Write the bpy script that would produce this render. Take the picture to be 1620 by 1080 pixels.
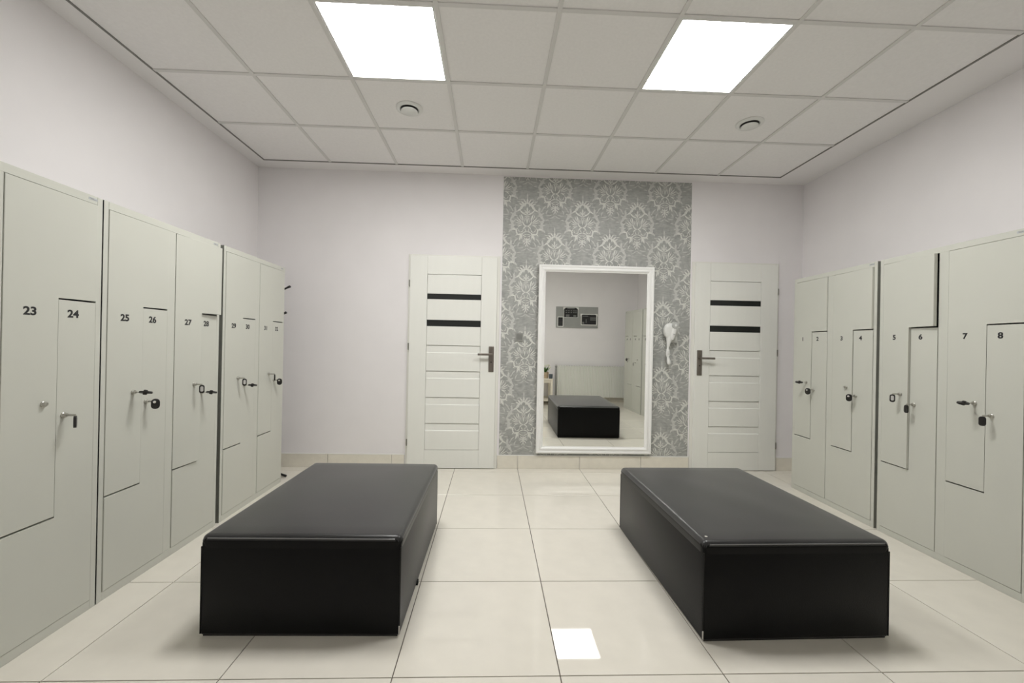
import bpy, bmesh, math, random
from mathutils import Vector, Matrix
random.seed(7)
S = bpy.context.scene
C = S.collection
for o in list(bpy.data.objects):
    bpy.data.objects.remove(o)

# ------------------------------------------------------------------ camera
F_PX, PITCH, YAW, ROLL, CX, CY, CAM_H = 658.824, 0.00167, -0.03727, -0.01873, 802.67, 544.12, 1.1886
def cam_rot(p, y, r):
    return Matrix.Rotation(y, 3, 'Z') @ Matrix.Rotation(p, 3, 'X') @ Matrix.Rotation(r, 3, 'Y')
Rm = cam_rot(PITCH, YAW, ROLL)
cam_d = bpy.data.cameras.new('camera')
cam = bpy.data.objects.new('camera', cam_d)
C.objects.link(cam)
right, fwd, up = Rm.col[0], Rm.col[1], Rm.col[2]
M = Matrix.Identity(4)
for i in range(3):
    M[i][0], M[i][1], M[i][2] = right[i], up[i], -fwd[i]
M[2][3] = CAM_H
cam.matrix_world = M
cam_d.sensor_fit = 'HORIZONTAL'
cam_d.sensor_width = 36.0
cam_d.lens = F_PX / 1620 * 36
cam_d.shift_x = (810 - CX) / 1620
cam_d.shift_y = (CY - 540) / 1620
cam_d.clip_start = 0.02
S.camera = cam

# ------------------------------------------------------------------ world, exposure
w = bpy.data.worlds.new('world'); S.world = w
w.use_nodes = True
w.node_tree.nodes['Background'].inputs[0].default_value = (0.8, 0.8, 0.8, 1)
w.node_tree.nodes['Background'].inputs[1].default_value = 0.05
S.view_settings.view_transform = 'Standard'
S.view_settings.look = 'None'
S.view_settings.gamma = 1
S.view_settings.use_curve_mapping = False
S.view_settings.exposure = 0.62
PANEL_STRENGTH = 21.0          # the two ceiling light panels are the only lamps of the room
PANEL_COLOUR = (1.0, 0.992, 0.975, 1)

# ------------------------------------------------------------------ room measures (metres)
YB, YF = 4.011, -0.30          # back wall, wall behind the camera
XL = -2.226                    # left wall
ZC = 2.82
def xr(y): return 3.058 - 0.035 * (YB - y)          # right wall runs slightly askew
def xtrim(y): return 2.709 - 0.019 * (3.85 - y)     # right edge of the tile field
def bw(x, z, Y):                                    # a point measured on the back wall, moved to depth Y
    k = Y / YB
    return x * k, CAM_H + (z - CAM_H) * k

# ------------------------------------------------------------------ materials
def mat(name, col, rough=0.5, metal=0.0, noise=None, bump=None, spec=0.5, emit=None, coat=0.0, sheen=0.0):
    m = bpy.data.materials.new(name); m.use_nodes = True
    nt = m.node_tree; b = nt.nodes['Principled BSDF']
    b.inputs['Base Color'].default_value = (*col, 1)
    b.inputs['Roughness'].default_value = rough
    b.inputs['Metallic'].default_value = metal
    b.inputs['Specular IOR Level'].default_value = spec
    b.inputs['Coat Weight'].default_value = coat
    b.inputs['Sheen Weight'].default_value = sheen
    b.inputs['Sheen Roughness'].default_value = 0.45
    b.inputs['Coat Roughness'].default_value = 0.05
    tc = nt.nodes.new('ShaderNodeTexCoord')
    if noise:
        scale, amt, sc3 = noise
        mp = nt.nodes.new('ShaderNodeMapping'); mp.inputs['Scale'].default_value = sc3
        n = nt.nodes.new('ShaderNodeTexNoise'); n.inputs['Scale'].default_value = scale
        n.inputs['Detail'].default_value = 5
        r = nt.nodes.new('ShaderNodeValToRGB')
        r.color_ramp.elements[0].position = 0.3; r.color_ramp.elements[1].position = 0.7
        lo = [max(0, c * (1 - amt)) for c in col]; hi = [min(1, c * (1 + amt)) for c in col]
        r.color_ramp.elements[0].color = (*lo, 1); r.color_ramp.elements[1].color = (*hi, 1)
        nt.links.new(tc.outputs['Object'], mp.inputs[0]); nt.links.new(mp.outputs[0], n.inputs['Vector'])
        nt.links.new(n.outputs['Fac'], r.inputs[0]); nt.links.new(r.outputs[0], b.inputs['Base Color'])
    if bump:
        scale, st, dist = bump
        n2 = nt.nodes.new('ShaderNodeTexNoise'); n2.inputs['Scale'].default_value = scale
        n2.inputs['Detail'].default_value = 4
        bp = nt.nodes.new('ShaderNodeBump'); bp.inputs['Strength'].default_value = st
        bp.inputs['Distance'].default_value = dist
        nt.links.new(tc.outputs['Object'], n2.inputs['Vector'])
        nt.links.new(n2.outputs['Fac'], bp.inputs['Height']); nt.links.new(bp.outputs[0], b.inputs['Normal'])
    if emit:
        b.inputs['Emission Color'].default_value = emit[0]
        b.inputs['Emission Strength'].default_value = emit[1]
    return m
ONE = (1, 1, 1)
MT = dict(
    wall=mat('wall_paint', (0.87, 0.845, 0.85), 0.85, noise=(3, 0.015, ONE), bump=(90, 0.12, 0.002), spec=0.2),
    plaster=mat('plaster_border', (0.87, 0.85, 0.845), 0.9, bump=(90, 0.1, 0.002), spec=0.2),
    ctile=mat('ceiling_board', (0.89, 0.875, 0.865), 0.95, noise=(60, 0.02, ONE), bump=(220, 0.15, 0.001), spec=0.1),
    grid=mat('ceiling_grid_paint', (0.72, 0.71, 0.69), 0.6),
    edge=mat('ceiling_edge_profile', (0.22, 0.215, 0.20), 0.6),
    ftile=mat('polished_cream_tile', (0.80, 0.765, 0.68), 0.03, noise=(9, 0.025, ONE), spec=0.5),
    grout=mat('grout', (0.13, 0.11, 0.09), 0.9),
    skirt=mat('skirting_tile', (0.82, 0.78, 0.68), 0.12, noise=(14, 0.04, ONE)),
    cap=mat('white_capping', (0.85, 0.84, 0.80), 0.4),
    locker=mat('locker_grey_enamel', (0.60, 0.605, 0.545), 0.38, noise=(2.5, 0.015, ONE), bump=(350, 0.05, 0.0006)),
    steel=mat('galvanised_inside', (0.30, 0.30, 0.28), 0.5),
    ink=mat('black_number_print', (0.012, 0.012, 0.014), 0.5),
    lock=mat('lock_metal', (0.50, 0.49, 0.45), 0.28, 0.9),
    chrome=mat('chrome', (0.85, 0.85, 0.84), 0.12, 1.0),
    blackp=mat('black_plastic', (0.012, 0.011, 0.010), 0.35),
    greyp=mat('pale_grey_inlay', (0.55, 0.54, 0.52), 0.4),
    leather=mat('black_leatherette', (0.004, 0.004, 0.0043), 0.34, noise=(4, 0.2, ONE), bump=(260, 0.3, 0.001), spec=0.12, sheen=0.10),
    seat=mat('worn_lit_leatherette', (0.016, 0.016, 0.0165), 0.33, noise=(5, 0.25, ONE), bump=(260, 0.3, 0.001), spec=0.42, sheen=0.30),  # seat top painted lighter for the light it catches, and for wear
    cornerseam=mat('black_corner_seam', (0.015, 0.015, 0.015), 0.35, spec=0.2),
    seam=mat('scuffed_highlight_welt', (0.16, 0.16, 0.16), 0.2),  # welt grey: bright edge reflection painted in, along with scuffing
    worn=mat('worn_backing_cloth', (0.62, 0.60, 0.56), 0.9),
    doorw=mat('white_door_foil', (0.86, 0.865, 0.815), 0.42, noise=(30, 0.008, (1, 1, 0.06))),
    framew=mat('white_door_frame', (0.82, 0.815, 0.76), 0.42),
    glassb=mat('black_lacquered_glass', (0.008, 0.010, 0.009), 0.35),
    nickel=mat('dark_brushed_nickel', (0.22, 0.195, 0.17), 0.38, 0.85, noise=(60, 0.15, (1, 1, 0.1))),
    hinge=mat('hinge_steel', (0.30, 0.29, 0.26), 0.4, 0.8),
    mirror=mat('mirror_silver', (0.95, 0.96, 0.93), 0.0, 1.0),
    mframe=mat('white_mirror_frame', (0.92, 0.92, 0.90), 0.28),
    motif=mat('silver_damask_print', (0.67, 0.675, 0.63), 0.40, noise=(55, 0.16, (1, 1, 2.5)), spec=0.6),
    motifdim=mat('faded_damask_print', (0.555, 0.56, 0.53), 0.5, noise=(40, 0.10, (1, 1, 2.5))),
    switch=mat('satin_grey_switch', (0.24, 0.245, 0.23), 0.3, 0.2),
    switchf=mat('satin_grey_rim', (0.42, 0.425, 0.40), 0.25, 0.3),
    whitep=mat('white_plastic', (0.78, 0.785, 0.76), 0.3),
    dial=mat('pale_grey_plastic', (0.50, 0.51, 0.49), 0.3),
    blackm=mat('black_metal', (0.012, 0.012, 0.012), 0.4),
    rad=mat('radiator_enamel', (0.80, 0.80, 0.75), 0.35),
    board=mat('grey_board', (0.33, 0.335, 0.32), 0.5, noise=(7, 0.04, ONE)),
    paperw=mat('white_paper', (0.78, 0.78, 0.75), 0.8),
    paperb=mat('black_print', (0.014, 0.014, 0.014), 0.7),
    dimprint=mat('grey_print', (0.16, 0.16, 0.155), 0.7),
    table=mat('cream_table_lacquer', (0.80, 0.74, 0.62), 0.4),
    pot=mat('tan_pot', (0.55, 0.42, 0.28), 0.7, noise=(40, 0.2, ONE)),
    bluepot=mat('slate_blue_glass', (0.07, 0.09, 0.11), 0.2),
    leaf=mat('green_leaf', (0.06, 0.16, 0.025), 0.45, noise=(20, 0.25, ONE)),
    petal=mat('cream_petal', (0.80, 0.80, 0.62), 0.6),
    soil=mat('potting_soil', (0.05, 0.035, 0.025), 0.95),
    label=mat('silver_label', (0.50, 0.53, 0.55), 0.35, 0.3),
    light=mat('lit_diffuser', (0.9, 0.9, 0.9), 0.5, emit=(PANEL_COLOUR, PANEL_STRENGTH)),
)
# wallpaper ground: brushed grey with pale cloudy swirls between the motifs
def wallpaper_material():
    m = bpy.data.materials.new('grey_damask_ground'); m.use_nodes = True
    nt = m.node_tree; b = nt.nodes['Principled BSDF']; b.inputs['Roughness'].default_value = 0.5
    tc = nt.nodes.new('ShaderNodeTexCoord')
    def noise(scale, sc3, det, dis=0.0):
        mp = nt.nodes.new('ShaderNodeMapping'); mp.inputs['Scale'].default_value = sc3
        n = nt.nodes.new('ShaderNodeTexNoise'); n.inputs['Scale'].default_value = scale
        n.inputs['Detail'].default_value = det; n.inputs['Distortion'].default_value = dis
        nt.links.new(tc.outputs['Object'], mp.inputs[0]); nt.links.new(mp.outputs[0], n.inputs['Vector'])
        return n
    a = noise(9, ONE, 3, 2.2); c = noise(70, (0.35, 1, 1.6), 4)
    mix = nt.nodes.new('ShaderNodeMath'); mix.operation = 'MULTIPLY_ADD'
    mix.inputs[1].default_value = 0.55
    nt.links.new(a.outputs['Fac'], mix.inputs[0])
    sc = nt.nodes.new('ShaderNodeMath'); sc.operation = 'MULTIPLY'; sc.inputs[1].default_value = 0.45
    nt.links.new(c.outputs['Fac'], sc.inputs[0]); nt.links.new(sc.outputs[0], mix.inputs[2])
    r = nt.nodes.new('ShaderNodeValToRGB')
    r.color_ramp.elements[0].position = 0.36; r.color_ramp.elements[1].position = 0.66
    r.color_ramp.elements[0].color = (0.305, 0.311, 0.294, 1); r.color_ramp.elements[1].color = (0.445, 0.450, 0.428, 1)
    nt.links.new(mix.outputs[0], r.inputs[0]); nt.links.new(r.outputs[0], b.inputs['Base Color'])
    return m
MT['wallpaper'] = wallpaper_material()

# ------------------------------------------------------------------ helpers
def link(name, data, parent=None, loc=None, rot=None):
    o = bpy.data.objects.new(name, data); C.objects.link(o)
    if parent: o.parent = parent
    if loc: o.location = loc
    if rot: o.rotation_euler = rot
    return o
def tag(o, label=None, cat=None, group=None, kind=None):
    if label: o['label'] = label
    if cat: o['category'] = cat
    if group: o['group'] = group
    if kind: o['kind'] = kind
    return o
def thing(name, label, cat, loc=(0, 0, 0), rz=0.0, group=None, kind=None):
    return tag(link(name, None, None, loc, (0, 0, rz)), label, cat, group, kind)
def mesh(bm, m, name='mesh', smooth=False):
    bmesh.ops.recalc_face_normals(bm, faces=bm.faces)
    me = bpy.data.meshes.new(name); bm.to_mesh(me); bm.free()
    me.materials.append(MT[m] if isinstance(m, str) else m)
    if smooth:
        for p in me.polygons: p.use_smooth = True
        me.set_sharp_from_angle(angle=math.radians(40))
    return me
def part(name, bm, m, parent=None, loc=None, rot=None, smooth=False):
    return link(name, mesh(bm, m, name, smooth), parent, loc, rot)
def add_box(bm, x0, x1, y0, y1, z0, z1, bev=0.0, seg=2):
    vs = [bm.verts.new(p) for p in ((x0, y0, z0), (x1, y0, z0), (x1, y1, z0), (x0, y1, z0),
                                    (x0, y0, z1), (x1, y0, z1), (x1, y1, z1), (x0, y1, z1))]
    fs = [bm.faces.new([vs[i] for i in f]) for f in ((0, 3, 2, 1), (4, 5, 6, 7), (0, 1, 5, 4), (1, 2, 6, 5), (2, 3, 7, 6), (3, 0, 4, 7))]
    if bev:
        es = list({e for f in fs for e in f.edges})
        bmesh.ops.bevel(bm, geom=es, offset=bev, segments=seg, profile=0.5, affect='EDGES')
    return bm
def box(*a, **k): return add_box(bmesh.new(), *a, **k)
def add_prism(bm, pts, axis, a, b, bev=0.0, seg=1):
    """pts = polygon in the two other axes; extruded along axis from a to b"""
    def P(p, t):
        return {'x': (t, p[0], p[1]), 'y': (p[0], t, p[1]), 'z': (p[0], p[1], t)}[axis]
    A = [bm.verts.new(P(p, a)) for p in pts]; B = [bm.verts.new(P(p, b)) for p in pts]
    n = len(pts)
    fa = bm.faces.new(A[::-1]); fb = bm.faces.new(B)
    for i in range(n): bm.faces.new((A[i], A[(i + 1) % n], B[(i + 1) % n], B[i]))
    if bev:
        bmesh.ops.bevel(bm, geom=list(fa.edges), offset=bev, segments=seg, profile=0.5, affect='EDGES')
    return bm
def prism(*a, **k): return add_prism(bmesh.new(), *a, **k)
def add_tube(bm, path, rad, n=10, squash=None):
    path = [Vector(p) for p in path]
    rads = rad if isinstance(rad, (list, tuple)) else [rad] * len(path)
    rings = []; ref = None
    for i, p in enumerate(path):
        d = (path[min(i + 1, len(path) - 1)] - path[max(i - 1, 0)]).normalized()
        if ref is None: ref = d.orthogonal().normalized()
        u = (ref - d * ref.dot(d)).normalized(); v = d.cross(u); ref = u
        ring = []
        for k in range(n):
            a = 2 * math.pi * k / n
            off = (u * math.cos(a) + v * math.sin(a)) * rads[i]
            if squash: off = Vector((off.x * squash[0], off.y * squash[1], off.z * squash[2]))
            ring.append(bm.verts.new(p + off))
        rings.append(ring)
    for A, B in zip(rings, rings[1:]):
        for k in range(n): bm.faces.new((A[k], A[(k + 1) % n], B[(k + 1) % n], B[k]))
    bm.faces.new(rings[0][::-1]); bm.faces.new(rings[-1])
    return bm
def tube(*a, **k): return add_tube(bmesh.new(), *a, **k)
def add_lathe(bm, prof, n=24, axis='z', centre=(0, 0, 0)):
    rings = []
    for r, h in prof:
        ring = []
        for k in range(n):
            a = 2 * math.pi * k / n; c, s = math.cos(a) * r, math.sin(a) * r
            p = (c, s, h) if axis == 'z' else ((c, h, s) if axis == 'y' else (h, c, s))
            ring.append(bm.verts.new(Vector(p) + Vector(centre)))
        rings.append(ring)
    for A, B in zip(rings, rings[1:]):
        for k in range(n): bm.faces.new((A[k], A[(k + 1) % n], B[(k + 1) % n], B[k]))
    bm.faces.new(rings[0][::-1]); bm.faces.new(rings[-1])
    return bm
def lathe(*a, **k): return add_lathe(bmesh.new(), *a, **k)
def rrect(w_, h_, r, n=5):
    pts = []
    for cx, cy, a0 in ((w_ / 2 - r, h_ / 2 - r, 0), (-w_ / 2 + r, h_ / 2 - r, 90), (-w_ / 2 + r, -h_ / 2 + r, 180), (w_ / 2 - r, -h_ / 2 + r, 270)):
        for k in range(n + 1):
            a = math.radians(a0 + 90 * k / n); pts.append((cx + r * math.cos(a), cy + r * math.sin(a)))
    return pts
def text_mesh(body, size, m, bold=0.0, ext=0.0003, align='CENTER'):
    cu = bpy.data.curves.new('text', 'FONT'); cu.body = body; cu.size = size
    cu.align_x = align; cu.align_y = 'CENTER'; cu.extrude = ext; cu.offset = bold; cu.resolution_u = 4
    o = bpy.data.objects.new('text', cu); C.objects.link(o)
    dg = bpy.context.evaluated_depsgraph_get()
    me = bpy.data.meshes.new_from_object(o.evaluated_get(dg))
    bpy.data.objects.remove(o); bpy.data.curves.remove(cu)
    me.materials.clear(); me.materials.append(MT[m])
    return me

# ------------------------------------------------------------------ floor
TX, TY, T = 0.2686, 3.294, 0.6
xs = [XL] + [TX + T * k for k in range(-4, 5) if XL + 0.02 < TX + T * k < 3.0] + [3.06]
ys = [YF] + [TY + T * k for k in range(-6, 2) if YF + 0.02 < TY + T * k < YB - 0.02] + [YB]
bm = prism([(XL - 0.1, YF - 0.1), (xr(YF) + 0.1, YF - 0.1), (xr(YB) + 0.1, YB + 0.1), (XL - 0.1, YB + 0.1)], 'z', -0.12, -0.004)
floor = tag(part('floor', bm, 'grout'), 'glossy cream tiled floor with thin dark joints', 'floor', kind='structure')
G = 0.0020
tile_cache = {}
for i in range(len(xs) - 1):
    for j in range(len(ys) - 1):
        a, b, c, d = xs[i], xs[i + 1], ys[j], ys[j + 1]
        last = i == len(xs) - 2
        if last:
            bm = prism([(a + G, c + G), (xr(c) - 0.001, c + G), (xr(d) - 0.001, d - G), (a + G, d - G)], 'z', -0.010, 0.0)
            part('floor_tile', bm, 'ftile', floor)
        else:
            key = (round(b - a, 3), round(d - c, 3))
            if key not in tile_cache:
                tile_cache[key] = mesh(box(G, b - a - G, G, d - c - G, -0.010, 0.0, bev=0.0006, seg=1), 'ftile', 'floor_tile')
            link('floor_tile', tile_cache[key], floor, (a, c, 0))

# ------------------------------------------------------------------ walls
def wall(name, pts, label):
    return tag(part(name, prism(pts, 'z', -0.01, ZC + 0.25), 'wall'), label, 'wall', kind='structure')
wall_back = wall('wall_back', [(XL - 0.12, YB), (xr(YB) + 0.12, YB), (xr(YB) + 0.12, YB + 0.12), (XL - 0.12, YB + 0.12)], 'white painted wall with two doors and a grey damask strip')
wall_left = wall('wall_left', [(XL - 0.12, YF - 0.12), (XL, YF - 0.12), (XL, YB), (XL - 0.12, YB)], 'white painted wall behind lockers 21 to 32')
wall_right = wall('wall_right', [(xr(YF), YF), (xr(YF) + 0.12, YF), (xr(YB) + 0.12, YB), (xr(YB), YB)], 'white painted wall behind lockers 1 to 16')
wall_front = wall('wall_front', [(XL, YF - 0.12), (xr(YF) + 0.12, YF - 0.12), (xr(YF) + 0.12, YF), (XL, YF)], 'white painted wall with radiator and grey notice board, seen in the mirror')

# ------------------------------------------------------------------ ceiling
TL, TB, TF = -2.097, 3.852, YF + 0.15
bm = prism([(XL - 0.1, YF - 0.1), (xr(YF) + 0.1, YF - 0.1), (xr(YB) + 0.1, YB + 0.1), (XL - 0.1, YB + 0.1)], 'z', ZC + 0.06, ZC + 0.2)
ceiling = tag(part('ceiling', bm, 'plaster'), 'suspended ceiling of pale square tiles with a plain plaster border', 'ceiling', kind='structure')
# plaster border round the tile field
for pts in ([(XL, TB), (xr(TB), TB), (xr(YB), YB), (XL, YB)],
            [(XL, YF), (xr(YF), YF), (xr(TF), TF), (XL, TF)],
            [(XL, TF), (TL, TF), (TL, TB), (XL, TB)],
            [(xtrim(TF), TF), (xr(TF), TF), (xr(TB), TB), (xtrim(TB), TB)]):
    part('plaster_border', prism(pts, 'z', ZC, ZC + 0.07), 'plaster', ceiling)
# dark edge profile at the rim of the tile field
e = 0.011
part('edge_profile', box(TL, xtrim(TB), TB - e, TB, ZC - 0.0015, ZC + 0.012), 'edge', ceiling)
part('edge_profile', box(TL, xtrim(TF), TF, TF + e, ZC - 0.0015, ZC + 0.012), 'edge', ceiling)
part('edge_profile', box(TL, TL + e, TF, TB, ZC - 0.0015, ZC + 0.012), 'edge', ceiling)
part('edge_profile', prism([(xtrim(TF) - e, TF), (xtrim(TF), TF), (xtrim(TB), TB), (xtrim(TB) - e, TB)], 'z', ZC - 0.0015, ZC + 0.012), 'edge', ceiling)
BX = [-1.5 + 0.6 * i for i in range(7)]
BY = [3.214 - 0.6 * j for j in range(6)]
for x in BX: part('grid_bar', box(x - 0.012, x + 0.012, TF + e, TB - e, ZC - 0.002, ZC + 0.014, bev=0.001, seg=1), 'grid', ceiling)
for y in BY:
    ends = [TL + e] + BX + [xtrim(y) - e]
    for a, b in zip(ends, ends[1:]):
        part('cross_bar', box(a + (0.012 if a in BX else 0), b - (0.012 if b in BX else 0), y - 0.012, y + 0.012, ZC - 0.0015, ZC + 0.014), 'grid', ceiling)
cx = [TL] + BX + [2.7]; cyy = [TB] + BY + [TF]
PANELS = {(2, 2), (5, 2)}
full = mesh(box(-0.297, 0.297, -0.297, 0.297, 0, 0.016), 'ctile', 'ceiling_tile')
for i in range(len(cx) - 1):
    for j in range(len(cyy) - 1):
        if (i, j) in PANELS: continue
        x0, x1, y1, y0 = cx[i], cx[i + 1], cyy[j], cyy[j + 1]
        z = ZC + 0.004
        if i == len(cx) - 2:
            part('ceiling_tile', prism([(x0 + 0.003, y0), (xtrim(y0) - 0.002, y0), (xtrim(y1) - 0.002, y1), (x0 + 0.003, y1)], 'z', z, z + 0.016), 'ctile', ceiling)
        elif 0 < i and 0 < j < len(cyy) - 2:
            link('ceiling_tile', full, ceiling, ((x0 + x1) / 2, (y0 + y1) / 2, z))
        else:
            part('ceiling_tile', box(x0 + 0.003, x1 - 0.003, y0 + 0.003, y1 - 0.003, z, z + 0.016), 'ctile', ceiling)

# two lit panels
for (i, j), lab in (((2, 2), 'square lit ceiling panel above the bench beside lockers 25 to 28'), ((5, 2), 'square lit ceiling panel above the bench beside lockers 5 to 8')):
    x0, x1, y1, y0 = cx[i], cx[i + 1], cyy[j], cyy[j + 1]
    t = thing('ceiling_light_panel', lab, 'ceiling light', ((x0 + x1) / 2, (y0 + y1) / 2, ZC), group='lit panels in the ceiling grid')
    bm = bmesh.new(); h, f = 0.287, 0.008
    add_box(bm, -h, h, -h, -h + f, -0.001, 0.012); add_box(bm, -h, h, h - f, h, -0.001, 0.012)
    add_box(bm, -h, -h + f, -h + f, h - f, -0.001, 0.012); add_box(bm, h - f, h, -h + f, h - f, -0.001, 0.012)
    part('frame', bm, 'whitep', t)
    part('diffuser', box(-h + f, h - f, -h + f, h - f, 0.002, 0.010), 'light', t)

# two round air valves
for x, y, lab in ((-0.605, 2.925, 'round white air valve in ceiling tile between lit panel and door with light switch'),
                  (1.835, 2.945, 'round white air valve in the ceiling on the hair dryer side')):
    t = thing('air_valve', lab, 'vent', (x, y, ZC + 0.004), group='round air valves in the ceiling')
    part('rim', lathe([(0.060, 0.0), (0.092, 0.0), (0.093, -0.004), (0.086, -0.011), (0.066, -0.013), (0.060, -0.008), (0.058, 0.0)], 36), 'whitep', t, smooth=True)
    part('throat', lathe([(0.0585, -0.001), (0.0585, -0.009), (0.057, -0.009), (0.057, -0.002), (0.001, -0.002)], 36), 'blackp', t)
    d = part('disc', lathe([(0.001, -0.018), (0.045, -0.018), (0.056, -0.021), (0.057, -0.026), (0.050, -0.030), (0.001, -0.032)], 36), 'whitep', t, smooth=True)
    part('spindle', lathe([(0.006, -0.002), (0.006, -0.02)], 10), 'lock', d)

# ------------------------------------------------------------------ baseboards of tile
SK, SH = 0.010, 0.122
def baseboard(name, label, runs, horizontal=True):
    """runs: list of (a, b, fixed) ; horizontal = along X on a wall at Y fixed, facing -Y"""
    e_ = tag(link(name, None), label, 'skirting', kind='structure')
    for a, b, fx, sgn in runs:
        cuts = [a] + [t for t in [((TX if horizontal else TY) + 0.6 * k) for k in range(-10, 8)] if a + 0.02 < t < b - 0.02] + [b]
        for p, q in zip(cuts, cuts[1:]):
            if horizontal: bm = box(p + G, q - G, min(fx, fx - sgn * SK), max(fx, fx - sgn * SK), 0.001, SH, bev=0.0008, seg=1)
            else: bm = box(min(fx, fx - sgn * SK), max(fx, fx - sgn * SK), p + G, q - G, 0.001, SH, bev=0.0008, seg=1)
            part('skirting_tile', bm, 'skirt', e_)
        if horizontal: bm = box(a, b, min(fx, fx - sgn * SK * 1.1), max(fx, fx - sgn * SK * 1.1), SH + 0.0005, SH + 0.008)
        else: bm = box(min(fx, fx - sgn * SK * 1.1), max(fx, fx - sgn * SK * 1.1), a, b, SH + 0.0005, SH + 0.008)
        part('capping_strip', bm, 'cap', e_)
baseboard('baseboard_back', 'beige tile skirting under the doors wall and the mirror', [(XL, -0.812, YB, 1), (0.069, 1.942, YB, 1), (2.818, xr(YB) - 0.001, YB, 1)])
baseboard('baseboard_front', 'beige tile skirting below the radiator, seen in the mirror', [(XL, xr(YF) - 0.001, YF, -1)])
baseboard('baseboard_left', 'beige tile skirting on the wall past locker 32', [(3.60, YB - 0.012, XL, -1)], False)

# ------------------------------------------------------------------ wallpaper with damask motifs
WX0, WX1, WZ0, WZ1 = 0.086, 1.932, 0.131, 2.808
wp = tag(part('wallpaper', box(WX0, WX1, YB - 0.0015, YB, WZ0, WZ1), 'wallpaper', wall_back), 'grey damask wallpaper strip')
MM = 0.000705
def leaf(bm, pts, width, y, n=9, tip=0.0):
    """tapered flat leaf along a quadratic curve (units of the motif drawing)"""
    (ax, ay), (bx_, by_), (ex, ey) = pts
    Lf, Rt = [], []
    for k in range(n + 1):
        t = k / n
        x = (1 - t) ** 2 * ax + 2 * t * (1 - t) * bx_ + t * t * ex
        z = (1 - t) ** 2 * ay + 2 * t * (1 - t) * by_ + t * t * ey
        dx = 2 * (1 - t) * (bx_ - ax) + 2 * t * (ex - bx_); dz = 2 * (1 - t) * (by_ - ay) + 2 * t * (ey - by_)
        l = math.hypot(dx, dz) or 1
        wv = width * 0.5 * (tip + (1 - tip) * math.sin(math.pi * min(max(t * 0.92 + 0.05, 0), 1)) ** 0.8)
        Lf.append((x - dz / l * wv, z + dx / l * wv)); Rt.append((x + dz / l * wv, z - dx / l * wv))
    for k in range(n):
        q = [Lf[k], Rt[k], Rt[k + 1], Lf[k + 1]]
        for s in (1, -1):
            vs = [bm.verts.new((s * p[0] * MM, y - (0.000006 if s > 0 else 0), p[1] * MM)) for p in q]
            bm.faces.new(vs if s == 1 else vs[::-1])
bright = [  # (points, width) of the right half; the left half is mirrored
    # crown
    ([(0, 262), (6, 300), (0, 338)], 16), ([(14, 268), (34, 300), (52, 318)], 15), ([(40, 262), (66, 270), (86, 300)], 17),
    ([(60, 245), (90, 250), (112, 270)], 15), ([(2, 272), (60, 262), (112, 172)], 27), ([(70, 215), (100, 175), (146, 158)], 20),
    ([(100, 178), (70, 130), (0, 108)], 17), ([(60, 240), (72, 215), (76, 190)], 13), ([(20, 262), (30, 240), (34, 222)], 11),
    # trefoil in the diamond
    ([(0, 150), (4, 185), (0, 214)], 13), ([(3, 150), (26, 158), (40, 182)], 10), ([(2, 146), (22, 138), (44, 152)], 9), ([(0, 118), (9, 132), (2, 152)], 10),
    # tulip bowl
    ([(84, 118), (58, 74), (62, 24)], 17), ([(62, 40), (60, -34), (0, -42)], 15), ([(0, 92), (26, 70), (18, 30)], 8), ([(0, 70), (5, 30), (0, -8)], 9),
    ([(38, 78), (46, 40), (30, 4)], 7), ([(0, 98), (18, 96), (36, 84)], 7),
    # side rays
    ([(66, 8), (108, 34), (138, 84)], 11), ([(70, -2), (120, 18), (168, 56)], 11), ([(72, -14), (120, -6), (160, 14)], 9), ([(74, 40), (96, 70), (104, 112)], 9),
    ([(64, -26), (104, -30), (128, -64)], 11), ([(92, -34), (118, -22), (136, -36)], 8),
    # scrolls below the bowl
    ([(4, -44), (44, -48), (54, -92)], 12), ([(54, -86), (56, -126), (92, -124)], 10), ([(92, -124), (124, -112), (112, -80)], 8), ([(30, -66), (26, -100), (8, -112)], 8),
    # collar
    ([(0, -118), (40, -118), (62, -144)], 11), ([(0, -190), (40, -186), (60, -156)], 9), ([(0, -150), (20, -160), (42, -150)], 7),
    # legs and lower border
    ([(56, -140), (84, -160), (104, -238)], 27), ([(66, -150), (72, -190), (68, -222)], 13), ([(70, -146), (100, -166), (134, -152)], 21), ([(124, -160), (140, -146), (148, -108)], 19), ([(126, -158), (142, -160), (156, -176)], 11),
    ([(140, -132), (146, -106), (152, -80)], 18), ([(144, -90), (178, -82), (214, -94)], 19), ([(150, -96), (140, -78), (122, -74)], 11),
    # bottom cluster
    ([(0, -200), (6, -240), (0, -300)], 13), ([(0, -236), (26, -218), (44, -196)], 9), ([(2, -246), (34, -240), (58, -262)], 12), ([(4, -262), (28, -268), (40, -298)], 11), ([(2, -222), (38, -226), (66, -244)], 8), ([(0, -290), (14, -306), (20, -326)], 8),
]
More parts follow.
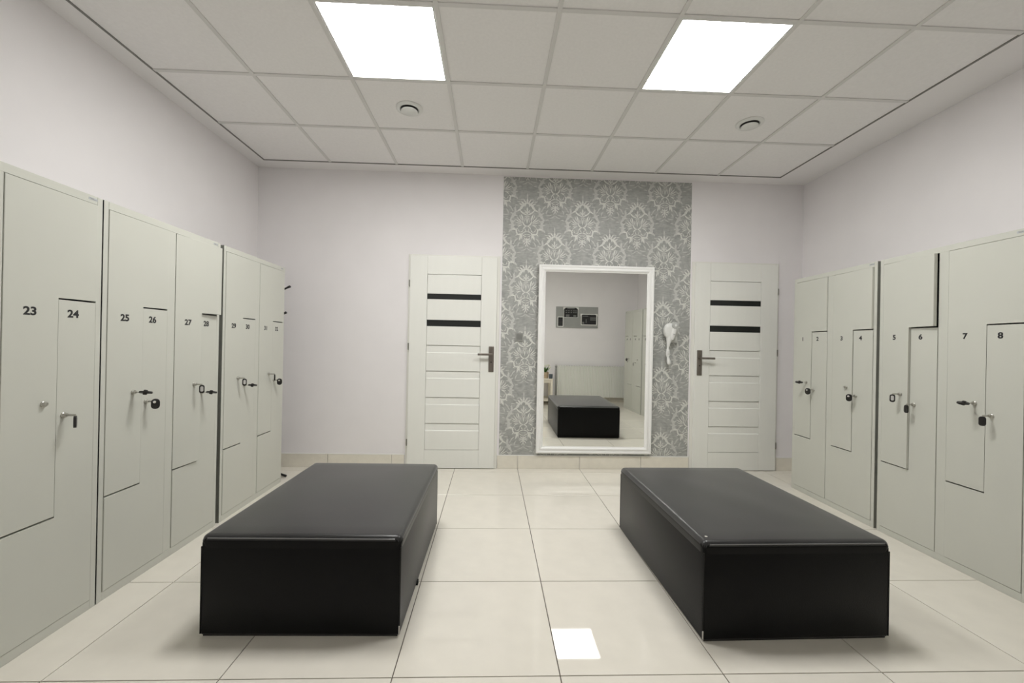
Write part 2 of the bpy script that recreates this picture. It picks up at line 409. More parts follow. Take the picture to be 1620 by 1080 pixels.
dim = [  # softer leaves of the outer frame
    ([(214, -110), (192, -40), (206, 10)], 36), ([(198, -30), (196, 20), (240, 46)], 34), ([(204, -20), (224, -30), (252, -22)], 18), ([(208, -84), (232, -96), (250, -132)], 18),
    ([(206, 10), (182, 20), (158, 40)], 17), ([(200, -34), (178, -38), (156, -22)], 16), ([(202, -70), (180, -74), (160, -62)], 14),
    ([(232, 40), (200, 90), (172, 100)], 26), ([(216, 84), (176, 104), (162, 160)], 38), ([(172, 110), (150, 200), (182, 206)], 24), ([(180, 112), (158, 96), (134, 104)], 16), ([(172, 158), (154, 150), (132, 160)], 14),
    ([(196, 118), (216, 140), (232, 138)], 14), ([(186, 160), (204, 176), (212, 174)], 12),
    ([(158, 196), (166, 214), (160, 230)], 10), ([(0, 330), (6, 372), (0, 410)], 9), ([(30, 318), (66, 330), (96, 312)], 10), ([(120, 240), (150, 250), (176, 240)], 10),
    ([(120, -210), (160, -230), (176, -280)], 14), ([(90, -262), (126, -290), (120, -330)], 12), ([(40, -330), (80, -350), (130, -340)], 10), ([(0, -340), (30, -372), (76, -380)], 9),
    ([(240, -150), (262, -170), (290, -160)], 12), ([(250, 40), (280, 60), (300, 46)], 10),
]
def motif_bm(which, y):
    bm = bmesh.new()
    for i_, (p, wd) in enumerate(which): leaf(bm, p, wd * 1.18, y - 0.000012 * i_)
    return bm
def clipped(bm, ox, oz):
    for co, no in (((WX0 + 0.002 - ox, 0, 0), (-1, 0, 0)), ((WX1 - 0.002 - ox, 0, 0), (1, 0, 0)), ((0, 0, WZ0 + 0.001 - oz), (0, 0, -1)), ((0, 0, WZ1 - 0.002 - oz), (0, 0, 1))):
        bmesh.ops.bisect_plane(bm, geom=list(bm.verts) + list(bm.edges) + list(bm.faces), plane_co=co, plane_no=no, clear_outer=True)
    return bm
me_b = mesh(motif_bm(bright, -0.0016), 'motif'); me_d = mesh(motif_bm(dim, -0.0005), 'motifdim')
for half in (0, 1):
    for k in range(-1, 5):
        for m_ in range(-1, 6):
            ox = 0.318 + 0.538 * k + 0.269 * half
            oz = 2.336 + 0.030 - 0.638 * m_ + 0.319 * half
            if ox < WX0 - 0.17 or ox > WX1 + 0.17 or oz < WZ0 - 0.22 or oz > WZ1 + 0.22: continue
            inside = WX0 + 0.19 < ox < WX1 - 0.19 and WZ0 + 0.30 < oz < WZ1 - 0.30
            loc = (ox, YB - 0.0015 - (0.00022 if half else 0) - 0.00005 * ((k + m_) % 2), oz)
            for nm, me_, wh, yy, mm in (('damask_motif', me_b, bright, -0.0016, 'motif'), ('damask_frame_leaf', me_d, dim, -0.0005, 'motifdim')):
                if inside: link(nm, me_, wp, loc)
                else:
                    b2 = clipped(motif_bm(wh, yy), ox, oz)
                    if len(b2.faces): part(nm, b2, mm, wp, loc)
                    else: b2.free()

# ------------------------------------------------------------------ doors
def door(name, label, x0, x1, hinge_left):
    """x0..x1 outer frame; built facing -Y at the back wall"""
    t = thing(name, label, 'door', (0, YB, 0), kind='structure')
    ztop = 2.036
    bm = bmesh.new()
    add_box(bm, x0, x0 + 0.035, -0.012, 0.0, 0.0, ztop, bev=0.002); add_box(bm, x1 - 0.035, x1, -0.012, 0.0, 0.0, ztop, bev=0.002)
    add_box(bm, x0 + 0.035, x1 - 0.035, -0.012, 0.0, ztop - 0.03, ztop, bev=0.002)
    part('door_frame', bm, 'framew', t)
    l0, l1 = (x0 + 0.020, x1 - 0.026) if hinge_left else (x0 + 0.026, x1 - 0.020)
    zb, zt = 0.006, ztop - 0.016
    yf, yb = -0.030, -0.0125           # leaf front and back
    px0, px1 = l0 + 0.163, l1 - 0.150
    if not hinge_left: px0, px1 = l0 + 0.150, l1 - 0.166
    zp0, zp1 = 0.177, 1.848
    part('stile', box(l0, px0, yf, yb, zb, zt, bev=0.0025), 'doorw', t)
    part('stile', box(px1, l1, yf, yb, zb, zt, bev=0.0025), 'doorw', t)
    part('rail', box(px0 + 0.0005, px1 - 0.0005, yf, yb, zb, zp0, bev=0.0015), 'doorw', t)
    part('rail', box(px0 + 0.0005, px1 - 0.0005, yf, yb, zp1, zt, bev=0.0015), 'doorw', t)
    gx = 0.0022
    yp = yf + 0.002                     # panel face
    # upper boards with the two dark glass strips between
    for a, b in ((1.661, zp1 - 0.003), (1.412, 1.610), (1.172, 1.353)):
        part('panel', box(px0 + gx, px1 - gx, yp, yb, a + 0.001, b - 0.001, bev=0.001, seg=1), 'doorw', t)
    for a, b in ((1.610, 1.661), (1.353, 1.412)):
        part('glass_strip', box(px0 + gx, px1 - gx, yp + 0.003, yb, a, b), 'glassb', t)
    # lower boards: a recessed upper band and a bright chamfer
    for a, b in ((0.928, 1.168), (0.678, 0.924), (0.431, 0.674), (zp0 + 0.003, 0.427)):
        pr = [(yb, a + 0.001), (yp, a + 0.001), (yp, b - 0.070), (yp + 0.008, b - 0.062), (yp + 0.008, b - 0.001), (yb, b - 0.001)]
        part('panel', prism(pr, 'x', px0 + gx, px1 - gx), 'doorw', t)
    part('panel_backing', box(px0 + 0.001, px1 - 0.001, yb + 0.0002, yb + 0.0012, zp0, zp1), 'doorw', t)
    # handle
    hx = l1 - 0.045 if hinge_left else l0 + 0.050
    sg = -1 if hinge_left else 1
    hp = part('handle_plate', box(hx - 0.0245, hx + 0.0245, yf - 0.008, yf, 0.926, 1.170, bev=0.003), 'nickel', t)
    bm = bmesh.new()
    add_tube(bm, [(hx, yf - 0.006, 1.095), (hx, yf - 0.050, 1.095)], 0.010, 12)
    add_box(bm, min(hx - sg * 0.011, hx + sg * 0.128), max(hx - sg * 0.011, hx + sg * 0.128), yf - 0.060, yf - 0.044, 1.084, 1.104, bev=0.004)
    part('lever', bm, 'nickel', hp)
    part('keyhole', lathe([(0.006, -0.0005), (0.006, 0.0005)], 12, 'y', (hx, yf - 0.0086, 1.02)), 'blackp', hp)
    for z in (0.25, 1.16, 1.76):
        xx = l0 - 0.006 if hinge_left else l1 + 0.006
        bm = bmesh.new()
        add_tube(bm, [(xx, yf + 0.004, z - 0.028), (xx, yf + 0.004, z + 0.028)], 0.0065, 10)
        add_tube(bm, [(xx, yf + 0.004, z - 0.036), (xx, yf + 0.004, z - 0.029)], 0.005, 10)
        part('hinge', bm, 'hinge', t)
    return t
door('door_1', 'white panelled door with two black glass strips, hinged away from the mirror, handle near light switch', -0.806, 0.067, True)
door('door_2', 'white panelled door with two black glass strips beside the hair dryer and locker 1', 1.944, 2.814, False)

# ------------------------------------------------------------------ locker cabinets
CW, ST, DW, CS, CH = 0.807, 0.024, 0.353, 0.053, 1.80
DT, DB, NA, NB, SX, GP = 1.766, 0.040, 0.467, 1.340, 0.192, 0.0021
YD0, YD1 = -0.002, 0.016
def body_mesh(depth):
    bm = bmesh.new()
    add_box(bm, 0, 0.0012, 0.0, depth, 0, CH); add_box(bm, CW - 0.0012, CW, 0.0, depth, 0, CH)
    add_box(bm, 0.0012, CW - 0.0012, 0.001, depth, CH - 0.0012, CH); add_box(bm, 0.0012, CW - 0.0012, 0.02, depth, 0.03, 0.031)
    add_box(bm, 0.0012, CW - 0.0012, depth - 0.0012, depth, 0, CH - 0.002)
    add_box(bm, CW / 2 - 0.001, CW / 2 + 0.001, 0.02, depth - 0.002, 0.031, CH - 0.002)
    return bm
def frame_mesh():
    bm = bmesh.new()
    bv = 0.0012
    add_box(bm, 0, ST, 0.0, 0.022, 0, CH, bev=bv, seg=1); add_box(bm, CW - ST, CW, 0.0, 0.022, 0, CH, bev=bv, seg=1)
    add_box(bm, ST + DW, ST + DW + CS, 0.0, 0.022, DB, DT, bev=bv, seg=1)
    add_box(bm, ST, CW - ST, 0.0, 0.022, DT, CH, bev=bv, seg=1); add_box(bm, ST, CW - ST, 0.0, 0.022, 0.0, DB, bev=bv, seg=1)
    return bm
GV, GH = 0.0015, 0.0036
polyA = [(GP, NA + GH), (SX - GV, NA + GH), (SX - GV, NB + GH), (DW - GP, NB + GH), (DW - GP, DT - GP), (GP, DT - GP)]
polyB = [(GP, DB + GP), (DW - GP, DB + GP), (DW - GP, NB - GH), (SX + GV, NB - GH), (SX + GV, NA - GH), (GP, NA - GH)]
def door_bm(poly, xoff):
    return prism([(x - xoff, z) for x, z in poly], 'y', YD0, YD1, bev=0.0014, seg=2)
me_doorA = mesh(door_bm(polyA, 0.0), 'locker', 'door'); me_doorB = mesh(door_bm(polyB, DW), 'locker', 'door')
me_frame = mesh(frame_mesh(), 'locker', 'front_frame')
me_body = {d: mesh(body_mesh(d), 'locker', 'carcass') for d in (0.455, 0.395)}
me_lock = mesh(lathe([(0.0115, 0.0), (0.0115, -0.004), (0.0098, -0.0055), (0.0092, -0.012), (0.008, -0.0135), (0.003, -0.0135), (0.0025, -0.012)], 18, 'y'), 'lock', 'lock', True)
me_label = mesh(prism(rrect(0.040, 0.011, 0.003), 'y', -0.0006, 0.0), 'label', 'maker_label')
me_lprint = mesh(add_box(box(-0.012, 0.016, -0.0008, -0.0006, -0.0030, -0.0006), -0.015, 0.004, -0.0008, -0.0006, 0.0006, 0.0030), 'steel', 'label_print')
LOCK_A, LOCK_B, NUM_A, NUM_B = (0.142, 0.925), (0.220, 0.870), (0.090, 1.281), (0.253, 1.281)
LOCKS = {}
def cabinet(label, x, y, rz, first, depth, ajar):
    t = thing('locker_cabinet', label, 'locker', (x, y, 0), rz, group='grey steel locker cabinets along the walls')
    link('carcass', me_body[depth], t); link('front_frame', me_frame, t)
    base = Matrix.Translation((x, y, 0)) @ Matrix.Rotation(rz, 4, 'Z')
    for unit in (0, 1):
        u0 = ST + unit * (DW + CS)
        for ab in (0, 1):
            n = first + unit * 2 + ab
            ang = math.radians(ajar.get(n, 0.25))
            hx = u0 if ab == 0 else u0 + DW
            a = -ang if ab == 0 else ang
            # doors turn about the front edge of their hinge side
            d = link('locker_door', me_doorA if ab == 0 else me_doorB, t, (hx, 0, 0), (0, 0, a))
            nx, nz = NUM_A if ab == 0 else NUM_B
            off = 0 if ab == 0 else DW
            link('number', text_mesh(str(n), 0.043, 'ink', 0.0014), d, (nx - off, YD0 - 0.0004, nz), (math.pi / 2, 0, 0)).scale = (1.1, 1, 1)
            lx, lz = LOCK_A if ab == 0 else LOCK_B
            link('lock', me_lock, d, (lx - off, YD0, lz))
            LOCKS[n] = (base @ Matrix.Translation((hx, 0, 0)) @ Matrix.Rotation(a, 4, 'Z') @ Matrix.Translation((lx - off, YD0 - 0.0135, lz)), rz + a)
    ml = link('maker_label', me_label, t, (CW - 0.045, 0.0, 1.785))
    link('label_print', me_lprint, ml)
    return t
RL = math.radians(90) + math.atan(0.0092)
def xl(y): return -1.742 - 0.0092 * (y - 2.5)
for y, first, lab in ((1.106, 21, 'grey double locker cabinet numbered 21 to 24, no key in lock 23'), (1.920, 25, 'grey double locker cabinet numbered 25 to 28, door 27 pulled slightly open'), (2.764, 29, 'grey double locker cabinet numbered 29 to 32, next to the coat stand')):
    cabinet(lab, xl(y), y, RL, first, 0.455, {21: 0.2, 23: 0.45, 25: 0.7, 27: 4.6, 29: 0.7, 31: 0.5})
RR = -math.radians(90) - math.atan(0.035)
def xrb(y): return 2.584 + 0.035 * (y - 2.5)
for y, first, lab in ((3.520, 1, 'grey double locker cabinet numbered 1 to 4, beside the white door'), (2.690, 5, 'grey double locker cabinet numbered 5 to 8, door 5 standing slightly ajar'),
                      (1.850, 9, 'grey double locker cabinet numbered 9 to 12, between cabinets 5 and 13'), (1.012, 13, 'grey double locker cabinet numbered 13 to 16, near the radiator')):
    cabinet(lab, xrb(y), y, RR, first, 0.395, {1: 1.1, 3: 1.7, 5: 4.0, 7: 0.3, 9: 0.4, 11: 0.3, 13: 0.8, 15: 0.4})

# ------------------------------------------------------------------ keys in the locks
me_blade = mesh(add_box(lathe([(0.0032, 0.002), (0.0032, -0.006)], 8, 'y'), -0.0042, 0.0042, -0.036, -0.004, -0.0014, 0.0014, bev=0.0005, seg=1), 'lock', 'blade')
me_bladev = mesh(add_box(lathe([(0.0032, 0.002), (0.0032, -0.006)], 8, 'y'), -0.0014, 0.0014, -0.036, -0.004, -0.0042, 0.0042, bev=0.0005, seg=1), 'lock', 'blade')
def plate_bm(th=0.0085):      # key head standing in XZ, hinge at the top (z=0), hanging down
    return prism([(x, z - 0.026) for x, z in rrect(0.026, 0.048, 0.0105)], 'y', -th / 2, th / 2, bev=0.0016, seg=2)
me_head = mesh(plate_bm(), 'blackp', 'head', True)
me_inlay = mesh(prism([(x, z - 0.025) for x, z in rrect(0.0145, 0.030, 0.006)], 'y', -0.0050, 0.0050), 'greyp', 'inlay')
me_rivet = mesh(lathe([(0.001, -0.0125), (0.0065, -0.0115), (0.0085, -0.006), (0.0085, 0.006), (0.0065, 0.0115), (0.001, 0.0125)], 12, 'y', (0, 0, -0.024)), 'blackp', 'rivet', True)
me_disc = mesh(prism(rrect(0.035, 0.051, 0.0165, 7), 'y', -0.0065, 0.0065, bev=0.003, seg=3), 'blackp', 'head', True)
me_button = mesh(lathe([(0.001, -0.0095), (0.006, -0.009), (0.0078, -0.0065), (0.0078, 0.0065), (0.006, 0.009), (0.001, 0.0095)], 18, 'y', (-0.004, 0, 0.010)), 'chrome', 'button', True)
ONES = 'zero one two three four five six seven eight nine ten eleven twelve thirteen fourteen fifteen sixteen seventeen eighteen nineteen'.split()
TENS = {2: 'twenty', 3: 'thirty'}
def spelled(n): return ONES[n] if n < 20 else TENS[n // 10] + ('-' + ONES[n % 10] if n % 10 else '')
def key(n, kind, face=0.0):
    """face: yaw of a hanging head relative to the door"""
    Mx, rz = LOCKS[n]
    p = Mx.translation
    words = {'flat': 'small key with flat black head straight out of the lock of locker %s', 'hang': 'small key with folded-down black head hanging at the lock of locker %s',
             'inlay': 'small key with hanging black-rimmed pale head at the lock of locker %s', 'disc': 'small key with round black head in the lock of locker %s'}
    t = thing('locker_key', words[kind] % spelled(n), 'key', tuple(p), rz, group='keys left in the locker locks')
    link('blade', me_blade if kind == 'flat' else me_bladev, t)
    if kind == 'flat':
        h = link('key_head', me_head, t, (0, -0.016, 0), (math.radians(-90), math.radians(20), 0))
        h.scale = (1, 1, 1.2)
        link('rivet', me_rivet, h)
    elif kind in ('hang', 'inlay'):
        h = link('key_head', me_head, t, (0, -0.034, -0.001), (0, 0, face))
        if kind == 'inlay': link('inlay', me_inlay, h)
    else:
        h = link('key_head', me_disc, t, (0, -0.034, -0.012), (0, 0, face))
        link('button', me_button, h)
edge = math.radians(90)
FL, FR = math.radians(-52), math.radians(50)     # heads turned towards the middle of the room
key(24, 'hang', math.radians(36)); key(25, 'flat'); key(26, 'disc', FL); key(27, 'inlay', FL); key(28, 'flat'); key(29, 'inlay', FL); key(30, 'flat')
key(31, 'hang', math.radians(32)); key(32, 'disc', FL)
key(1, 'flat'); key(2, 'disc', math.radians(30)); key(4, 'disc', FR); key(5, 'inlay', FR); key(6, 'hang', math.radians(-10)); key(7, 'flat'); key(8, 'hang', FR)
key(14, 'hang', 0.3); key(15, 'disc', -0.4)

# ------------------------------------------------------------------ upholstered benches
def bench(label, x, y, rz, sp):
    W_, L_, H_ = 0.795, 1.035, 0.410
    t = thing('upholstered_bench', label, 'bench', (x, y, 0), rz, group='black upholstered benches on the tiles')
    part('plinth', box(-W_ / 2 + 0.010, W_ / 2 - 0.010, -L_ / 2 + 0.006, L_ / 2 - 0.006, 0.0, 0.02), 'blackp', t)
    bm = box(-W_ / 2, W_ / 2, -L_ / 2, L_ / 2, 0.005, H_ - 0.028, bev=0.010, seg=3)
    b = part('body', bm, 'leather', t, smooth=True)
    bm = bmesh.new()
    # padded top: grid with rounded rim and a gentle crown
    o = 0.004; r = 0.026; hw, hl = W_ / 2 + o, L_ / 2 + o; zt = H_ - 0.004
    def axis(h):
        a = [-h + r * (1 - math.cos(math.pi / 2 * k / 6)) for k in range(7)]
        m_ = [(-h + r) + (2 * h - 2 * r) * k / 14 for k in range(1, 14)]
        return a + m_ + [-v for v in reversed(a)]
    X, Y = axis(hw), axis(hl)
    vs = {}
    for i, px in enumerate(X):
        for j, py in enumerate(Y):
            dx = max(0, abs(px) - (hw - r)); dy = max(0, abs(py) - (hl - r))
            d = math.hypot(dx, dy); qx, qy = px, py
            if d > r:
                s = r / d; qx = math.copysign(hw - r + dx * s, px) if dx else px; qy = math.copysign(hl - r + dy * s, py) if dy else py; d = r
            z = zt - r + math.sqrt(max(0, r * r - d * d))
            cr = (1 - (px / hw) ** 2) * (1 - (py / hl) ** 2)
            z += 0.010 * cr + 0.0012 * math.sin(px * 17 + py * 9 + sp) * cr
            vs[i, j] = bm.verts.new((qx, qy, z))
    nx, ny = len(X), len(Y)
    for i in range(nx - 1):
        for j in range(ny - 1): bm.faces.new((vs[i, j], vs[i + 1, j], vs[i + 1, j + 1], vs[i, j + 1]))
    ring = [(i, 0) for i in range(nx)] + [(nx - 1, j) for j in range(1, ny)] + [(i, ny - 1) for i in range(nx - 2, -1, -1)] + [(0, j) for j in range(ny - 2, 0, -1)]
    low = [bm.verts.new((vs[k].co.x * (1 - 0.030), vs[k].co.y * (1 - 0.024), H_ - 0.110)) for k in ring]
    n = len(ring)
    for k in range(n): bm.faces.new((vs[ring[k]], vs[ring[(k + 1) % n]], low[(k + 1) % n], low[k]))
    bm.faces.new(low)
    bmesh.ops.remove_doubles(bm, verts=bm.verts, dist=1e-5)
    bm.normal_update()
    bmesh.ops.recalc_face_normals(bm, faces=bm.faces)
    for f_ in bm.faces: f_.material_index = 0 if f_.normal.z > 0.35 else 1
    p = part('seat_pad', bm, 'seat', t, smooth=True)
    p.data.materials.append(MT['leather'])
    # welt along the two short top edges and the upright corner seams
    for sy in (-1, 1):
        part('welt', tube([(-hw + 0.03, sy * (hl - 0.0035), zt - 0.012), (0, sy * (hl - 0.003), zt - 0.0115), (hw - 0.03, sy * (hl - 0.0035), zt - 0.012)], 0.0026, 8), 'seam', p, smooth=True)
    for sx in (-1, 1):
        for sy in (-1, 1):
            part('corner_seam', tube([(sx * (W_ / 2 - 0.002), sy * (L_ / 2 - 0.002), 0.012), (sx * (W_ / 2 - 0.002), sy * (L_ / 2 - 0.002), H_ - 0.05)], 0.003, 8), 'cornerseam', b, smooth=True)
    return t, b, p
bl, blb, blp = bench('black leatherette bench standing beside lockers 25 to 28', -0.742, 2.222, math.radians(-0.7), 0.3)
br, brb, brp = bench('black leatherette bench standing beside lockers 5 to 8, worn spot on its top corner', 1.262, 2.180, math.radians(0.9), 2.1)
part('loose_tab', box(0.392, 0.404, -0.16, -0.135, 0.001, 0.022, bev=0.003), 'leather', blb)
tag(part('worn_spot', lathe([(0.0065, 0.0), (0.005, 0.0008), (0.001, 0.001)], 12), 'worn', brp, (-0.362, -0.470, 0.4062)), 'small bare white spot')
for o_, s in ((blb, 1), (brb, -1)):
    tag(part('worn_corner', box(s * 0.3955 - 0.0025, s * 0.3955 + 0.0025, -0.5205, -0.5165, 0.010, 0.045, bev=0.001, seg=1), 'worn', o_), 'frayed pale bottom corner')

# ------------------------------------------------------------------ mirror
MY = 3.972
(mx0, mz0), (mx1, mz1) = bw(0.443, 0.146, MY), bw(1.572, 1.971, MY)
mz0 = max(mz0, 0.133)
mir = thing('wall_mirror', 'large rectangular mirror in a white moulded frame on damask wallpaper', 'mirror', ((mx0 + mx1) / 2, 3.994, mz0))
mir.rotation_euler = (math.radians(0.40), 0, 0)
hw, hh, fw = (mx1 - mx0) / 2, mz1 - mz0, 0.066
prof = [(0.0, 0.0), (0.0, -0.020), (0.005, -0.025), (0.018, -0.025), (0.022, -0.020), (0.034, -0.020), (0.040, -0.026), (0.050, -0.024), (0.058, -0.014), (fw, -0.010), (fw, 0.0)]
def frame_bar(a, b, inw):
    """moulding with mitred ends between outer corners a and b (x,z); inw = inward direction"""
    bm = bmesh.new(); d = (Vector(b) - Vector(a)).normalized(); rows = []
    for end, sg in ((Vector(a), 1), (Vector(b), -1)):
        rows.append([bm.verts.new(((end + Vector(inw) * u + d * sg * u).x, v, (end + Vector(inw) * u + d * sg * u).y)) for u, v in prof])
    n = len(prof)
    for k in range(n): bm.faces.new((rows[0][k], rows[0][(k + 1) % n], rows[1][(k + 1) % n], rows[1][k]))
    bm.faces.new(rows[0]); bm.faces.new(rows[1][::-1])
    return bm
for a, b, i_ in (((-hw, 0), (hw, 0), (0, 1)), ((hw, 0), (hw, hh), (-1, 0)), ((hw, hh), (-hw, hh), (0, -1)), ((-hw, hh), (-hw, 0), (1, 0))):
    part('frame_bar', frame_bar(a, b, i_), 'mframe', mir)
part('mirror_glass', box(-hw + fw - 0.004, hw - fw + 0.004, -0.008, -0.003, fw - 0.004, hh - fw + 0.004), 'mirror', mir)
part('backing_board', box(-hw + 0.01, hw - 0.01, -0.002, 0.001, 0.01, hh - 0.01), 'grout', mir)

# ------------------------------------------------------------------ switch and hair dryer
sw = thing('light_switch', 'square satin grey light switch on the damask wallpaper', 'switch', (0.262, YB - 0.0015, 1.266))
bm = bmesh.new()
for a in ((-0.038, 0.038, 0.030, 0.038), (-0.038, 0.038, -0.038, -0.030), (-0.038, -0.030, -0.030, 0.030), (0.030, 0.038, -0.030, 0.030)):
    add_box(bm, a[0], a[1], -0.010, 0, a[2], a[3])
part('cover_frame', bm, 'switchf', sw)
part('rocker', prism([(-0.009, -0.029), (-0.0115, 0.029), (0, 0.029), (0, -0.029)], 'x', -0.0295, 0.0295), 'switch', sw)

dr = thing('hair_dryer', 'white wall-mounted hair dryer hanging on the damask wallpaper', 'hair dryer', (0, 3.945, 0))
part('wall_bracket', box(1.705, 1.800, 0.030, 0.0643, 1.238, 1.365, bev=0.006), 'motifdim', dr)
bm = bmesh.new()
# flattened fan housing, then the air barrel beside it
add_tube(bm, [(1.703, -0.030, 1.352), (1.703, -0.026, 1.352), (1.703, -0.016, 1.352), (1.703, 0.014, 1.352), (1.703, 0.024, 1.352), (1.703, 0.028, 1.352)], [0.030, 0.052, 0.060, 0.060, 0.052, 0.030], 28, squash=(0.92, 1, 1.22))
part('fan_housing', bm, 'whitep', dr, smooth=True)
part('barrel', tube([(1.752, -0.012, 1.412), (1.748, -0.014, 1.395), (1.738, -0.014, 1.345), (1.728, -0.012, 1.300), (1.722, -0.010, 1.268)], [0.024, 0.028, 0.028, 0.027, 0.020], 20), 'whitep', dr, smooth=True)
k = part('air_inlet', lathe([(0.001, -0.052), (0.018, -0.052), (0.029, -0.048), (0.031, -0.040), (0.031, -0.014)], 28, 'y', (1.745, 0, 1.402)), 'dial', dr, smooth=True)
part('grille_hub', lathe([(0.001, -0.057), (0.010, -0.055), (0.012, -0.0515)], 18, 'y', (1.745, 0, 1.402)), 'whitep', k, smooth=True)
h = part('handle', tube([(1.704, -0.004, 1.300), (1.702, -0.004, 1.272), (1.697, -0.002, 1.235), (1.694, 0, 1.195), (1.693, 0, 1.180), (1.693, 0, 1.165), (1.693, 0, 1.140), (1.693, 0, 1.120), (1.694, 0, 1.102)],
              [0.026, 0.028, 0.018, 0.0125, 0.012, 0.0165, 0.0195, 0.019, 0.012], 18), 'whitep', dr, smooth=True)
for z in (1.150, 1.138, 1.126): part('grip_slot', box(1.684, 1.702, -0.0205, -0.0185, z - 0.0018, z + 0.0018), 'dial', h)
part('cord_grip', tube([(1.694, 0, 1.105), (1.696, 0, 1.092), (1.700, 0, 1.065), (1.704, 0, 1.045), (1.705, 0, 1.030), (1.705, 0, 1.024)], [0.011, 0.012, 0.0175, 0.0185, 0.014, 0.005], 16), 'whitep', dr, smooth=True)
part('rating_badge', box(1.726, 1.742, -0.0435, -0.0385, 1.312, 1.322), 'dial', dr)

# ------------------------------------------------------------------ coat stand behind locker 32
cs = thing('coat_stand', 'black metal coat stand in the corner behind locker 32, only tips showing', 'coat stand', (-1.955, 3.775, 0))
part('pole', tube([(0, 0, 0.02), (0, 0, 1.74)], 0.012, 12), 'blackm', cs, smooth=True)
part('finial', lathe([(0.001, 1.765), (0.012, 1.76), (0.018, 1.748), (0.014, 1.738), (0.008, 1.735)], 14), 'blackm', cs, smooth=True)
for a in (-24, 96, 216):
    c, s = math.cos(math.radians(a)), math.sin(math.radians(a))
    part('leg', tube([(0, 0, 0.05), (c * 0.08, s * 0.08, 0.030), (c * 0.205, s * 0.205, 0.012)], [0.011, 0.010, 0.010], 10), 'blackm', cs, smooth=True)
for a, z in ((-8, 1.655), (82, 1.655), (172, 1.655), (262, 1.655), (-8, 1.425), (172, 1.425)):
    c, s = math.cos(math.radians(a)), math.sin(math.radians(a)); R_ = 0.165 if z > 1.5 else 0.132
    part('hook', tube([(0, 0, z - 0.035), (c * R_ * 0.4, s * R_ * 0.4, z - 0.03), (c * R_ * 0.8, s * R_ * 0.8, z), (c * R_, s * R_, z + 0.014)], [0.007, 0.007, 0.008, 0.011], 10), 'blackm', cs, smooth=True)

# ------------------------------------------------------------------ things on the wall seen in the mirror
rd = thing('radiator', 'white ribbed panel radiator on the wall behind the camera, seen in the mirror', 'radiator', (1.97, YF + 0.012, 0))
rx, rz0, rz1 = 0.665, 0.125, 0.745
bm = bmesh.new(); n = 42; prof2 = []
for k_ in range(n):
    x = -rx + 2 * rx * k_ / n; st = 2 * rx / n
    prof2 += [(x, 0.094), (x + st * 0.30, 0.094), (x + st * 0.42, 0.105), (x + st * 0.88, 0.105)]
prof2 += [(rx, 0.094), (rx, 0.088), (-rx, 0.088)]
part('front_panel', prism(prof2, 'z', rz0, rz1 - 0.02), 'rad', rd)
part('rear_panel', box(-rx, rx, 0.030, 0.040, rz0, rz1 - 0.02), 'rad', rd)
part('side_cover', box(-rx - 0.008, -rx, 0.028, 0.106, rz0 + 0.01, rz1, bev=0.002), 'rad', rd)
part('side_cover', box(rx, rx + 0.008, 0.028, 0.106, rz0 + 0.01, rz1, bev=0.002), 'rad', rd)
g = part('top_grille', box(-rx, rx, 0.030, 0.106, rz1 - 0.018, rz1 - 0.008, bev=0.002), 'rad', rd)
for k_ in range(26):
    x = -rx + 0.03 + (2 * rx - 0.06) * k_ / 25
    part('grille_slot', box(x - 0.014, x + 0.014, 0.040, 0.086, rz1 - 0.009, rz1 - 0.0065), 'steel', g)
for s in (-1, 1): part('wall_bracket', box(s * 0.45 - 0.02, s * 0.45 + 0.02, -0.0115, 0.030, rz0 + 0.05, rz1 - 0.08), 'rad', rd)
part('supply_pipe', tube([(-rx - 0.03, 0.065, 0.0), (-rx - 0.03, 0.065, rz1 + 0.01)], 0.010, 12), 'steel', rd, smooth=True)
part('valve', tube([(-rx - 0.045, 0.065, rz1 - 0.03), (-rx + 0.004, 0.065, rz1 - 0.03)], 0.014, 14), 'steel', rd, smooth=True)

nb = thing('notice_board', 'grey rectangular notice board above the radiator, seen in the mirror', 'notice board', (1.685, YF, 1.70))
part('panel', box(-0.415, 0.415, 0.0, 0.016, -0.205, 0.205, bev=0.002), 'board', nb)
bm = bmesh.new()
for a in ((-0.419, 0.419, 0.205, 0.209), (-0.419, 0.419, -0.209, -0.205), (-0.419, -0.415, -0.205, 0.205), (0.415, 0.419, -0.205, 0.205)):
    add_box(bm, a[0], a[1], 0.0, 0.018, a[2], a[3])
part('rim', bm, 'switchf', nb)
def poster(label, x, z, w_, h_, rows, white_rim, clips):
    t = thing('poster', label, 'poster', (x, YF + 0.0162, z), group='black posters on the notice board')
    part('sheet', box(-w_ / 2, w_ / 2, 0.0, 0.002, -h_ / 2, h_ / 2), 'paperw', t)
    i_ = white_rim
    pr_ = part('print', box(-w_ / 2 + i_, w_ / 2 - i_, 0.002, 0.0028, -h_ / 2 + i_, h_ / 2 - i_), 'paperb', t)
    for (x0, x1, z0, z1) in rows:
        part('print_line', box(x0 * w_ / 2, x1 * w_ / 2, 0.0028, 0.0032, z0 * h_ / 2, z1 * h_ / 2), 'dimprint', pr_)
    for s in clips:
        part('corner_pin', prism([(s * (w_ / 2 - 0.05), h_ / 2 + 0.004), (s * (w_ / 2 + 0.012), h_ / 2 + 0.004), (s * (w_ / 2 + 0.012), h_ / 2 - 0.05)], 'y', 0.003, 0.006), 'paperw', t)
grid_rows = [(x, x + 0.22, z, z + 0.16) for x in (-0.75, -0.4, -0.05, 0.3, 0.6) for z in (-0.1, 0.25)] + [(-0.7, -0.2, -0.85, -0.4), (0.35, 0.75, -0.85, -0.5), (-0.5, 0.5, 0.7, 0.86)]
